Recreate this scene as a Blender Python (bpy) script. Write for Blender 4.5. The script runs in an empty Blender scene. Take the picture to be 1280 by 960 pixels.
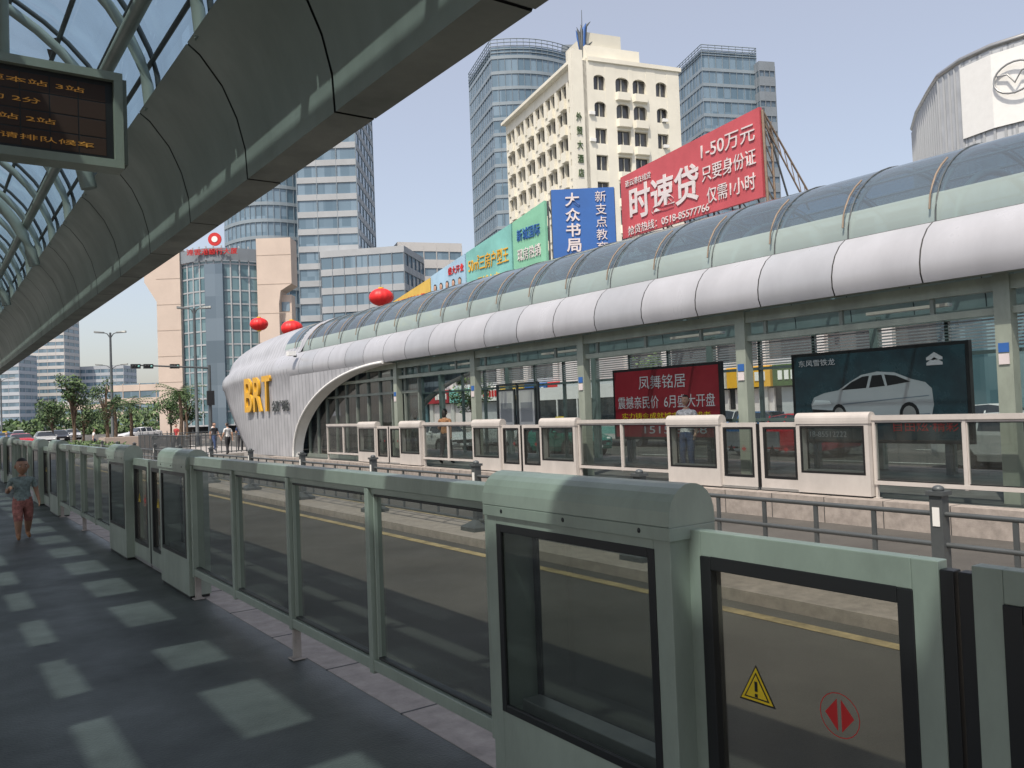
import bpy, math, random
from mathutils import Vector, Matrix
random.seed(7)
S=bpy.context.scene
V=Vector
# ------------------------------------------------------------------ materials
MATS={}
def nm(name):
    m=bpy.data.materials.new(name); m.use_nodes=True
    nt=m.node_tree; nt.nodes.clear()
    o=nt.nodes.new('ShaderNodeOutputMaterial')
    MATS[name]=m
    return m,nt,o
def L(nt,a,b): nt.links.new(a,b)
def pm(name,col,rough=.6,metal=0,var=.18,scale=3.0,bump=0,bscale=40,spec=.5,emit=0,col2=None,stretch=(1,1,1)):
    m,nt,o=nm(name)
    p=nt.nodes.new('ShaderNodeBsdfPrincipled')
    p.inputs['Roughness'].default_value=rough; p.inputs['Metallic'].default_value=metal
    p.inputs['Specular IOR Level'].default_value=spec
    tc=nt.nodes.new('ShaderNodeTexCoord'); mp=nt.nodes.new('ShaderNodeMapping'); mp.inputs['Scale'].default_value=stretch
    L(nt,tc.outputs['Object'],mp.inputs[0])
    n=nt.nodes.new('ShaderNodeTexNoise'); n.inputs['Scale'].default_value=scale; n.inputs['Detail'].default_value=6; n.inputs['Roughness'].default_value=.65
    L(nt,mp.outputs[0],n.inputs['Vector'])
    r=nt.nodes.new('ShaderNodeValToRGB'); r.color_ramp.elements[0].position=.3; r.color_ramp.elements[1].position=.7
    c=col; d=col2 if col2 else tuple(x*(1-var) for x in c); 
    e=c if col2 else tuple(min(1,x*(1+var*.6)) for x in c)
    r.color_ramp.elements[0].color=(*d,1); r.color_ramp.elements[1].color=(*e,1)
    L(nt,n.outputs['Fac'],r.inputs[0]); L(nt,r.outputs[0],p.inputs['Base Color'])
    if rough<.7:
        rr=nt.nodes.new('ShaderNodeMapRange'); rr.inputs[1].default_value=.3; rr.inputs[2].default_value=.7; rr.inputs[3].default_value=min(1,rough*1.25); rr.inputs[4].default_value=rough*.85
        L(nt,n.outputs['Fac'],rr.inputs[0]); L(nt,rr.outputs[0],p.inputs['Roughness'])
    if emit:
        L(nt,r.outputs[0],p.inputs['Emission Color']); p.inputs['Emission Strength'].default_value=emit
    if bump:
        n2=nt.nodes.new('ShaderNodeTexNoise'); n2.inputs['Scale'].default_value=bscale; n2.inputs['Detail'].default_value=4
        L(nt,mp.outputs[0],n2.inputs['Vector'])
        b=nt.nodes.new('ShaderNodeBump'); b.inputs['Strength'].default_value=bump; b.inputs['Distance'].default_value=.02
        L(nt,n2.outputs['Fac'],b.inputs['Height']); L(nt,b.outputs[0],p.inputs['Normal'])
    L(nt,p.outputs[0],o.inputs[0])
    return m
def glassm(name,tint,r0=.06,dirt=.08,dirtcol=(.3,.3,.27),rough=.02,dscale=2.3,stretch=(1,1,1),lo=.4,hi=1.8):
    m,nt,o=nm(name)
    t=nt.nodes.new('ShaderNodeBsdfTransparent'); t.inputs[0].default_value=(*tint,1)
    g=nt.nodes.new('ShaderNodeBsdfGlossy'); g.inputs['Roughness'].default_value=rough
    lw=nt.nodes.new('ShaderNodeLayerWeight'); lw.inputs[0].default_value=.5
    pw=nt.nodes.new('ShaderNodeMath'); pw.operation='POWER'; pw.inputs[1].default_value=4.5; L(nt,lw.outputs['Facing'],pw.inputs[0])
    fr=nt.nodes.new('ShaderNodeMapRange'); fr.inputs[3].default_value=r0; fr.inputs[4].default_value=1.0; L(nt,pw.outputs[0],fr.inputs[0])
    mx=nt.nodes.new('ShaderNodeMixShader'); L(nt,fr.outputs[0],mx.inputs[0]); L(nt,t.outputs[0],mx.inputs[1]); L(nt,g.outputs[0],mx.inputs[2])
    df=nt.nodes.new('ShaderNodeBsdfDiffuse'); df.inputs[0].default_value=(*dirtcol,1)
    tc=nt.nodes.new('ShaderNodeTexCoord'); n=nt.nodes.new('ShaderNodeTexNoise'); n.inputs['Scale'].default_value=dscale; n.inputs['Detail'].default_value=7
    mp=nt.nodes.new('ShaderNodeMapping'); mp.inputs['Scale'].default_value=stretch
    L(nt,tc.outputs['Object'],mp.inputs[0]); L(nt,mp.outputs[0],n.inputs['Vector'])
    mr=nt.nodes.new('ShaderNodeMapRange'); mr.inputs[1].default_value=.35; mr.inputs[2].default_value=.75; mr.inputs[3].default_value=dirt*lo; mr.inputs[4].default_value=min(1,dirt*hi)
    L(nt,n.outputs['Fac'],mr.inputs[0])
    m2=nt.nodes.new('ShaderNodeMixShader'); L(nt,mr.outputs[0],m2.inputs[0]); L(nt,mx.outputs[0],m2.inputs[1]); L(nt,df.outputs[0],m2.inputs[2])
    L(nt,m2.outputs[0],o.inputs[0]); return m
def facadeglass(name,c1,c2,cell=(1.5,1.5,3.3),rough=.12):
    m,nt,o=nm(name)
    p=nt.nodes.new('ShaderNodeBsdfPrincipled'); p.inputs['Roughness'].default_value=rough; p.inputs['Specular IOR Level'].default_value=.8
    tc=nt.nodes.new('ShaderNodeTexCoord')
    vm=nt.nodes.new('ShaderNodeVectorMath'); vm.operation='DIVIDE'; vm.inputs[1].default_value=cell
    fl=nt.nodes.new('ShaderNodeVectorMath'); fl.operation='FLOOR'
    L(nt,tc.outputs['Object'],vm.inputs[0]); L(nt,vm.outputs[0],fl.inputs[0])
    w=nt.nodes.new('ShaderNodeTexWhiteNoise'); L(nt,fl.outputs[0],w.inputs['Vector'])
    r=nt.nodes.new('ShaderNodeValToRGB'); r.color_ramp.elements[0].color=(*c1,1); r.color_ramp.elements[1].color=(*c2,1)
    L(nt,w.outputs['Value'],r.inputs[0]); L(nt,r.outputs[0],p.inputs['Base Color']); L(nt,p.outputs[0],o.inputs[0]); return m
def stripem(name,c1,c2,period,axis=1,rough=.4):
    m,nt,o=nm(name)
    p=nt.nodes.new('ShaderNodeBsdfPrincipled'); p.inputs['Roughness'].default_value=rough
    tc=nt.nodes.new('ShaderNodeTexCoord'); sx=nt.nodes.new('ShaderNodeSeparateXYZ'); L(nt,tc.outputs['Object'],sx.inputs[0])
    d=nt.nodes.new('ShaderNodeMath'); d.operation='DIVIDE'; d.inputs[1].default_value=period; L(nt,sx.outputs[axis],d.inputs[0])
    f=nt.nodes.new('ShaderNodeMath'); f.operation='FRACT'; L(nt,d.outputs[0],f.inputs[0])
    r=nt.nodes.new('ShaderNodeValToRGB'); e=r.color_ramp.elements
    e[0].position=0; e[0].color=(*c2,1); e[1].position=.12; e[1].color=(*c1,1)
    k=e.new(.88); k.color=(*c1,1); k=e.new(1.0); k.color=(*c2,1)
    L(nt,f.outputs[0],r.inputs[0])
    n=nt.nodes.new('ShaderNodeTexNoise'); n.inputs['Scale'].default_value=1.4; n.inputs['Detail'].default_value=6; L(nt,tc.outputs['Object'],n.inputs['Vector'])
    mr=nt.nodes.new('ShaderNodeMapRange'); mr.inputs[1].default_value=.3; mr.inputs[2].default_value=.7; mr.inputs[3].default_value=.82; mr.inputs[4].default_value=1.05; L(nt,n.outputs['Fac'],mr.inputs[0])
    ml=nt.nodes.new('ShaderNodeVectorMath'); ml.operation='SCALE'; L(nt,r.outputs[0],ml.inputs[0]); L(nt,mr.outputs[0],ml.inputs['Scale'])
    L(nt,ml.outputs[0],p.inputs['Base Color'])
    b=nt.nodes.new('ShaderNodeBump'); b.inputs['Strength'].default_value=.6; b.inputs['Distance'].default_value=.05
    L(nt,r.outputs[0],b.inputs['Height']); L(nt,b.outputs[0],p.inputs['Normal'])
    L(nt,p.outputs[0],o.inputs[0]); return m

pm('paint_green',(.315,.355,.30),.34,.1,.24,2.2,.05,60,stretch=(1,1,.5))
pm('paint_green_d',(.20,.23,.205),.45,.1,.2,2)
pm('paint_sunlit',(.52,.485,.455),.4,0,.14,2,stretch=(1,1,.5))  # pale copy of the gate paint, its sunlit look put into the colour
pm('panel_white',(.39,.395,.42),.30,0,.12,1.2,stretch=(1,1,.3))
pm('panel_white2',(.35,.36,.385),.30,0,.12,1.2,stretch=(1,1,.3))
pm('panel_in',(.34,.39,.355),.42,.1,.2,1.5,.05,20,stretch=(1,1,.35))
pm('seam',(.06,.06,.06),.7)
pm('rib',(.34,.39,.36),.4,.1,.15,3)
pm('ribbrown',(.24,.18,.13),.5,0,.2,3)
pm('gasket',(.014,.014,.015),.35)
pm('steel',(.42,.42,.41),.35,.7,.1,5)
pm('darksteel',(.085,.095,.10),.45,.2,.2,4)
pm('floor',(.080,.090,.086),.45,0,.42,1.1,.25,70,spec=.4)
pm('granite',(.34,.30,.27),.8,0,.28,7,.2,60)
pm('conc',(.33,.31,.29),.85,0,.2,2,.2,30)
pm('asphalt',(.085,.080,.073),.85,0,.34,.6,.4,50)
pm('ground',(.15,.15,.135),.95,0,.3,.05)
pm('yellowline',(.38,.30,.16),.75,0,.5,5)
pm('whiteline',(.58,.57,.54),.7,0,.3,5)
pm('yellow',(.8,.55,.02),.45,0,.08)
pm('orange',(.70,.38,.03),.4,0,.08)
pm('black',(.015,.015,.016),.4)
pm('red',(.55,.02,.02),.5,0,.1)
pm('lantern',(.72,.02,.02),.45,0,.12,3)
pm('boardred',(.34,.02,.03),.4,0,.2,1)
pm('bbred',(.50,.085,.10),.5,0,.18,.4)
pm('bbcyan',(.20,.48,.44),.5,0,.25,.3)
pm('bbgreen',(.22,.50,.34),.5,0,.2,.3)
pm('bbyellow',(.72,.48,.10),.5,0,.2,.3)
pm('bbblue',(.03,.12,.38),.5,0,.12,.3)
pm('bbsky',(.35,.52,.66),.5,0,.2,.3)
pm('white',(.78,.78,.76),.5,0,.05)
pm('offwhite',(.66,.60,.60),.5,0,.1)
pm('cream',(.74,.71,.61),.7,0,.10,.25)
pm('cream2',(.60,.58,.50),.7,0,.08,.3)
pm('tan',(.58,.48,.41),.75,0,.1,.2)
pm('tan2',(.42,.34,.28),.75,0,.1,.2)
pm('stone',(.38,.40,.42),.7,0,.12,.2)  # building band tones from here on are lightened, distance haze put into the colour
pm('stoned',(.20,.23,.26),.6,0,.12,.2)
pm('band_haze',(.24,.29,.33),.5,0,.12,.2)  # tower bands, blue-grey of distance haze mixed into the base colour
pm('farbld',(.42,.45,.49),.8,0,.1,.05)  # far walls, haze painted in as a paler tone
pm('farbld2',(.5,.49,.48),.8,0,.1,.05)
pm('adteal',(.010,.024,.034),.25,0,.6,1.2,col2=(.035,.085,.10))
pm('tyre',(.02,.02,.02),.8)
pm('hub',(.5,.5,.5),.3,.8)
for n,c in dict(silver=(.5,.51,.52),redcar=(.45,.02,.03),whitecar=(.75,.75,.75),bluecar=(.03,.12,.3),blackcar=(.02,.02,.025),greencar=(.03,.25,.2)).items(): pm('car_'+n,c,.22,.2,.03)
pm('carglass',(.02,.025,.03),.05,0,.1,spec=.9)
pm('lamp_red',(.5,.02,.02),.2)
pm('bark',(.13,.09,.06),.9,0,.3,8,.4,20)
pm('leafA',(.055,.105,.03),.6,0,.3,2)
pm('leafB',(.10,.16,.05),.6,0,.3,2)
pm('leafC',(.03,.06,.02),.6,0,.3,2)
pm('skinA',(.30,.16,.10),.5,0,.08,6)
pm('skinB',(.46,.28,.20),.5,0,.08,6)
pm('hair',(.018,.014,.012),.6)
pm('led',(.70,.33,.06),.5,0,.05,emit=.10)
pm('leddim',(.05,.022,.012),.5,0,.05)
for n,c in dict(cgray=(.20,.25,.24),cplaid=(.33,.13,.11),cwhite=(.7,.7,.7),cblue=(.04,.07,.16),cbrown=(.30,.15,.07),cdark=(.03,.03,.035),cred=(.4,.05,.05)).items(): pm(n,c,.85,0,.6,22)
stripem('hoodstripe',(.42,.425,.45),(.22,.23,.25),.36)
stripem('corr',(.52,.54,.56),(.30,.32,.34),.7,axis=1)
facadeglass('fgA',(.09,.15,.20),(.19,.27,.34))  # far facade glass kept pale and bluish, haze put into its colour
facadeglass('fgB',(.08,.12,.16),(.15,.20,.25),(1.2,1.2,3.3))
facadeglass('fgC',(.07,.14,.17),(.16,.26,.29),(1.4,1.4,1.6))
facadeglass('fgD',(.025,.025,.03),(.09,.09,.09),(1.1,1.1,3.2),.2)
glassm('glass_bar',(.50,.54,.51),.10,.05,(.20,.22,.19),dscale=3,stretch=(1,1,.4))
glassm('glass_door',(.44,.46,.42),.08,.18,(.24,.22,.18),dscale=5,stretch=(1,1,.35))
glassm('glass_far',(.60,.65,.64),.10,.06)
glassm('glass_vault',(.30,.43,.51),.22,.16,(.28,.36,.41),.03,.35,lo=.8,hi=1.3)
glassm('glass_frost',(.6,.68,.66),.08,.62,(.42,.50,.48),.1,.35,lo=.9,hi=1.1)
glassm('glass_vault_near',(.60,.76,.82),.08,.10,(.4,.46,.48))
glassm('glass_wall',(.48,.55,.55),.16,.06)
glassm('glass_back',(.62,.70,.68),.10,.05)

# ------------------------------------------------------------------ mesh builder
COL=S.collection
def empty(name,loc=(0,0,0)):
    e=bpy.data.objects.new(name,None); e.location=loc; COL.objects.link(e); return e
class MB:
    def __init__(s,name,M=None):
        s.name=name; s.v=[]; s.f=[]; s.m=[]; s.mats=[]; s.sm=[]; s.M=M
    def mi(s,mat):
        if mat not in s.mats: s.mats.append(mat)
        return s.mats.index(mat)
    def add(s,vs,fs,mat,smooth=False,M=None):
        b=len(s.v); k=s.mi(mat)
        for p in vs:
            p=V(p)
            if M is not None: p=M@p
            if s.M is not None: p=s.M@p
            s.v.append(tuple(p))
        for f in fs:
            s.f.append(tuple(b+i for i in f)); s.m.append(k); s.sm.append(smooth)
    def box(s,x0,x1,y0,y1,z0,z1,mat,M=None):
        s.add([(x0,y0,z0),(x1,y0,z0),(x1,y1,z0),(x0,y1,z0),(x0,y0,z1),(x1,y0,z1),(x1,y1,z1),(x0,y1,z1)],
              [(0,3,2,1),(4,5,6,7),(0,1,5,4),(1,2,6,5),(2,3,7,6),(3,0,4,7)],mat,M=M)
    def loft(s,rings,mat,closed=True,caps=True,smooth=False,M=None):
        n=len(rings[0]); vs=[p for r in rings for p in r]; fs=[]
        for i in range(len(rings)-1):
            for j in range(n if closed else n-1):
                a=i*n+j; b=i*n+(j+1)%n
                fs.append((a,b,b+n,a+n))
        s.add(vs,fs,mat,smooth,M)
        if caps and closed:
            s.add(rings[0],[tuple(range(n))[::-1]],mat,False,M); s.add(rings[-1],[tuple(range(n))],mat,False,M)
    def tube(s,path,r,mat,n=8,M=None,caps=True):
        path=[V(p) for p in path]; rings=[]
        if not isinstance(r,(list,tuple)): r=[r]*len(path)
        for i,p in enumerate(path):
            t=(path[min(i+1,len(path)-1)]-path[max(i-1,0)]).normalized()
            up=V((0,0,1)) if abs(t.z)<.95 else V((0,1,0))
            a=t.cross(up).normalized(); b=t.cross(a)
            rings.append([p+(a*math.cos(q*2*math.pi/n)+b*math.sin(q*2*math.pi/n))*r[i] for q in range(n)])
        s.loft(rings,mat,True,caps,True,M)
    def ell(s,c,r,mat,n=12,k=8,M=None):
        c=V(c); vs=[];fs=[]
        for i in range(k+1):
            ph=math.pi*i/k
            for j in range(n):
                th=2*math.pi*j/n
                vs.append((c.x+r[0]*math.sin(ph)*math.cos(th),c.y+r[1]*math.sin(ph)*math.sin(th),c.z+r[2]*math.cos(ph)))
        for i in range(k):
            for j in range(n):
                a=i*n+j;b=i*n+(j+1)%n; fs.append((a,b,b+n,a+n))
        s.add(vs,fs,mat,True,M)
    def quad(s,a,b,c,d,mat,M=None): s.add([a,b,c,d],[(0,1,2,3)],mat,M=M)
    def build(s,parent=None,bevel=0,name=None):
        me=bpy.data.meshes.new(name or s.name); me.from_pydata(s.v,[],s.f)
        for m in s.mats: me.materials.append(MATS[m])
        me.polygons.foreach_set('material_index',s.m); me.polygons.foreach_set('use_smooth',s.sm); me.update()
        o=bpy.data.objects.new(name or s.name,me); COL.objects.link(o)
        if parent: o.parent=parent
        if bevel:
            b=o.modifiers.new('bev','BEVEL'); b.width=bevel; b.segments=2; b.limit_method='ANGLE'; b.angle_limit=math.radians(50)
        return o
def frame(o,x,y):
    x=V(x).normalized(); y=V(y).normalized(); z=x.cross(y).normalized(); y=z.cross(x)
    return Matrix(((x.x,y.x,z.x,o[0]),(x.y,y.y,z.y,o[1]),(x.z,y.z,z.z,o[2]),(0,0,0,1)))
def text(name,body,size,mat,M,parent=None,ext=.01,w=None,h=None,bold=0):
    cu=bpy.data.curves.new(name,'FONT'); cu.body=body; cu.size=size; cu.extrude=ext; cu.align_x='CENTER'; cu.align_y='CENTER'; cu.offset=bold
    t=bpy.data.objects.new(name+'_t',cu); COL.objects.link(t)
    bpy.context.view_layer.update()
    dg=bpy.context.evaluated_depsgraph_get()
    me=bpy.data.meshes.new_from_object(t.evaluated_get(dg)); bpy.data.objects.remove(t)
    me.name=name
    if len(me.vertices):
        xs=[v.co.x for v in me.vertices]; ys=[v.co.y for v in me.vertices]
        cx=(max(xs)+min(xs))/2; cy=(max(ys)+min(ys))/2
        sx=w/(max(xs)-min(xs)) if w else 1; sy=h/(max(ys)-min(ys)) if h else 1
        for v in me.vertices: v.co=M@V(((v.co.x-cx)*sx,(v.co.y-cy)*sy,v.co.z))
    me.materials.clear(); me.materials.append(MATS[mat])
    o=bpy.data.objects.new(name,me); COL.objects.link(o)
    if parent: o.parent=parent
    return o

GZ=-.4
# ------------------------------------------------------------------ ground and roads
g=MB('ground'); 
g.quad((-3000,-3000,GZ-.02),(3000,-3000,GZ-.02),(3000,3000,GZ-.02),(-3000,3000,GZ-.02),'ground'); g.build()
r=MB('road')
r.quad((2.36,-30,GZ),(11.7,-30,GZ),(11.7,400,GZ),(2.36,400,GZ),'asphalt')
r.quad((17.6,-60,GZ),(40,-60,GZ),(40,400,GZ),(17.6,400,GZ),'asphalt')
r.quad((-30,-60,GZ),(-3.2,-60,GZ),(-3.2,400,GZ),(-30,400,GZ),'asphalt')
r.quad((-3.2,46,GZ),(2.36,46,GZ),(2.36,400,GZ),(-3.2,400,GZ),'asphalt')
r.quad((11.7,62,GZ),(17.6,62,GZ),(17.6,400,GZ),(11.7,400,GZ),'asphalt')
r.build()
mk=MB('road_marking')
z=GZ+.004
for x in (6.2,8.0):
    mk.box(x,x+.14,-20,47,z,z+.004,'yellowline')
for x in (23,28.5,34):
    for y in range(-20,160,8): mk.box(x,x+.14,y,y+4,z,z+.004,'whiteline')
for i in range(14): mk.box(2.8+i*.75*1.5,3.25+i*.75*1.5,66,70,z,z+.004,'whiteline')
mk.build()
pv=MB('pavement')
pv.box(40,46.5,-60,400,GZ-.01,GZ+.13,'conc'); pv.box(12.3,17.2,46,61,GZ-.01,GZ+.13,'conc')
pv.box(6.6,7.6,-20,46,GZ-.01,GZ+.12,'granite')
pv.build()

# ------------------------------------------------------------------ station
PR_out=[(2.60,3.2),(2.655,3.33),(2.66,3.5),(2.62,3.68),(2.54,3.85),(2.40,4.02),(2.24,4.13)]
PR_in=[(2.37,3.2),(2.36,3.4),(2.31,3.6),(2.22,3.8),(2.08,3.98),(2.0,4.04)]
def vpt(th): return (2.15*math.cos(th),4.12+1.5*math.sin(th))
BAY=1.45
def station(root,M,y0,y1,near):
    pl=MB('platform',M)
    pl.box(-2.6,2.62,y0,y1,GZ-.01,0,'floor'); 
    pl.box(2.62,2.92,y0,y1,GZ-.01,.003,'granite'); pl.box(-2.9,-2.6,y0,y1,GZ-.01,.003,'granite')
    y=y0
    while y<y1:
        pl.box(2.615,2.925,y,y+.012,GZ,.005,'seam'); y+=1.0
    pl.build(root)
    for sg,nmn in ((1,'fascia_front'),(-1,'fascia_back')):
        b=MB(nmn,M); nb=int((y1-y0)/BAY)
        for i in range(nb+1):
            a=y0+i*BAY+.012; c=min(y0+(i+1)*BAY-.012,y1)
            if c<=a: continue
            m='panel_white' if not near else 'panel_in'
            if i%3==1 and not near: m='panel_white2'
            b.loft([[(sg*u,a,zz) for u,zz in PR_out],[(sg*u,c,zz) for u,zz in PR_out]],m,False,False,True)
            b.loft([[(sg*u,a,zz) for u,zz in PR_in],[(sg*u,c,zz) for u,zz in PR_in]],'panel_in',False,False,True)
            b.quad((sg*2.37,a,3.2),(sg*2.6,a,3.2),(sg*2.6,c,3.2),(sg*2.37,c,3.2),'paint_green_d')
        O=[(u-.02,zz) for u,zz in PR_out]; I=[(u+.015,zz) for u,zz in PR_in]
        ring=[(sg*u,zz+.012) for u,zz in O+I[::-1]]
        b.loft([[(u,y0,zz) for u,zz in ring],[(u,y1,zz) for u,zz in ring]],'seam')
        b.build(root)
    gl=MB('roof_glazing',M)
    gm='glass_vault_near' if near else 'glass_vault'
    def strip(t0,t1,ya,yb,mat,off=0,k=6):
        pts=[vpt(math.radians(t0+(t1-t0)*q/k)) for q in range(k+1)]
        gl.loft([[(u,ya,zz+off) for u,zz in pts],[(u,yb,zz+off) for u,zz in pts]],mat,False,False,True)
    if not near:
        y=y0
        while y<y1-.1:
            ye=min(y+BAY,y1)
            strip(0,19,y,ye,'glass_frost'); strip(19,161,y,ye,gm,0,24); strip(161,180,y,ye,'glass_frost'); y+=BAY
    else:
        strip(0,66,y0,y1,gm)
        strip(66,79,y0,y1,'panel_in'); strip(90,112,y0,y1,'panel_in'); strip(121,134,y0,y1,'panel_in'); strip(139,180,y0,y1,'panel_in')  # opaque sheets added in the unseen roof to keep the floor dark
        y=y0
        while y<y1:
            for t0,t1,fr_ in ((79,90,.55),(112,121,.62),(134,139,.62)):  # openings shaped to throw sun patches on floor and gate tops
                strip(t0,t1,y,y+BAY*fr_,gm); strip(t0,t1,y+BAY*fr_,y+BAY,'panel_in')
            y+=BAY
    gl.build(root)
    rb=MB('roof_ribs',M); y=y0
    i=0
    while y<=y1:
        pts=[vpt(math.pi*k/24) for k in range(25)]
        if near:
            yy=y-.15
            rb.tube([(u*.955,yy,zz-.10) for u,zz in pts],.045,'rib',8)
            rb.tube([(u*.99,yy,zz-.015) for u,zz in pts],.022,'darksteel',6)
            if i%3==0: rb.tube([(u*.86,yy,zz-.38-.10*abs(u)) for u,zz in pts[1:-1]],.07,'rib',10)
        else:
            rb.tube([(u*.96,y,zz-.08) for u,zz in pts],.035,'rib',6)
            rb.tube([(u*1.004,y,zz+.006) for u,zz in pts],.014,'darksteel',4)
            rb.tube([(u*(1.03+.02*math.sin(k*.5)),y+.06,zz+.03) for k,(u,zz) in enumerate(pts[1:7])],.016,'ribbrown',6)
            if i%3==0:
                rb.tube([(u*.8,y,zz-.45) for u,zz in pts],.06,'rib',6)
        y+=BAY; i+=1
    for th in ((12,26,40,54,68,102,150,168) if near else (19,42,66,90,114,138,161)):
        u,zz=vpt(math.radians(th)); 
        rb.tube([(u*.985,y0,zz-.03),(u*.985,y1,zz-.03)],.022,'darksteel' if near else 'rib',6)
    if near:
        rb.tube([(1.75,y0,4.28),(1.75,y1,4.28)],.05,'rib',8)
    rb.build(root)

def gatebox(b,y0,y1,X,mat):
    t=.19; zt=1.20; w0,w1=.36,1.12
    pw=.075
    b.box(X,X+t,y0,y0+pw,.03,zt,mat); b.box(X,X+t,y1-pw,y1,.03,zt,mat)
    b.box(X,X+t,y0+pw,y1-pw,w1,zt,mat); b.box(X,X+t,y0+pw,y1-pw,.03,w0,mat)
    n=12; prof=[(X-.012+ (t+.024)*.5*(1-math.cos(math.pi*k/n)), zt+.135*math.sin(math.pi*k/n)**.75) for k in range(n+1)]
    b.loft([[(u,y0-.012,zz) for u,zz in prof],[(u,y1+.012,zz) for u,zz in prof]],mat,True,True,False)
    b.box(X-.012,X+t+.012,y0-.012,y1+.012,zt-.045,zt-.001,mat)
    g=.028
    for xa in (X-.004,X+t-.012):
        b.box(xa,xa+.016,y0+pw-.004,y0+pw+g,w0-.004,w1+.004,'gasket'); b.box(xa,xa+.016,y1-pw-g,y1-pw+.004,w0-.004,w1+.004,'gasket')
        b.box(xa,xa+.016,y0+pw+g,y1-pw-g,w1-g,w1+.004,'gasket'); b.box(xa,xa+.016,y0+pw+g,y1-pw-g,w0-.004,w0+g,'gasket')
    b.box(X+.05,X+t-.05,y0+.14,y1-.14,w0+.001,w0+.05,'steel')
    for k in (.12,.5,.88):
        yy=y0+(y1-y0)*k; b.ell((X-.012,yy,zt-.02),(.004,.009,.009),'gasket',8,4)
    b.box(X+.01,X+t-.01,y0+.02,y1-.02,0,.03,'gasket')
def leaf(b,y0,y1,X,mat,meet):
    zt=1.185; t=.045; fw=.07
    b.box(X,X+t,y0,y0+fw,.06,zt,mat); b.box(X,X+t,y1-fw,y1,.06,zt,mat)
    b.box(X,X+t,y0+fw,y1-fw,zt-fw-.01,zt,mat); b.box(X,X+t,y0+fw,y1-fw,.06,.22,mat)
    g=.04; a,c=y0+fw,y1-fw; z0,z1=.22,zt-fw-.01
    for xa in (X-.003,):
        b.box(xa,xa+.05,a-.003,a+g,z0,z1,'gasket'); b.box(xa,xa+.05,c-g,c+.003,z0,z1,'gasket')
        b.box(xa,xa+.05,a+g,c-g,z1-g,z1+.003,'gasket'); b.box(xa,xa+.05,a+g,c-g,z0-.003,z0+g,'gasket')
    if meet<0: b.box(X+.004,X+t-.004,y0-.035,y0,.06,zt-.02,'gasket')
    else: b.box(X+.004,X+t-.004,y1,y1+.035,.06,zt-.02,'gasket')
    b.box(X+.005,X+t+.02,y0,y1,.02,.06,'steel')
def fence(b,gb,y0,y1,X,mat,n,glass):
    st=(y1-y0)/n
    b.box(X-.01,X+.09,y0,y1,1.20,1.275,mat); b.box(X+.012,X+.068,y0,y1,1.165,1.20,mat)
    b.box(X,X+.08,y0,y1,.215,.275,mat)
    for i in range(n+1):
        y=y0+i*st
        if i in (0,n): ya,yb=(y,y+.045) if i==0 else (y-.045,y)
        else: ya,yb=y-.024,y+.024
        b.box(X-.006,X+.074,ya,yb,.20,1.198,mat)
        if i%2==0:
            ym=(ya+yb)/2
            b.box(X+.01,X+.06,ym-.018,ym+.018,.012,.20,'granite' if mat=='paint_green' else mat)
            b.box(X-.01,X+.08,ym-.05,ym+.05,0.0035,.013,'granite' if mat=='paint_green' else mat)
    for i in range(n):
        a=y0+i*st+.026; c=a+st-.052
        for q in (a,c-.014): b.box(X+.02,X+.06,q,q+.014,.275,1.165,mat)
        b.box(X+.02,X+.06,a+.014,c-.014,.275,.289,'gasket'); b.box(X+.02,X+.06,a+.014,c-.014,1.15,1.165,'gasket')
        gb.quad((X+.04,a,.27),(X+.04,c,.27),(X+.04,c,1.16),(X+.04,a,1.16),glass)
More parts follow.
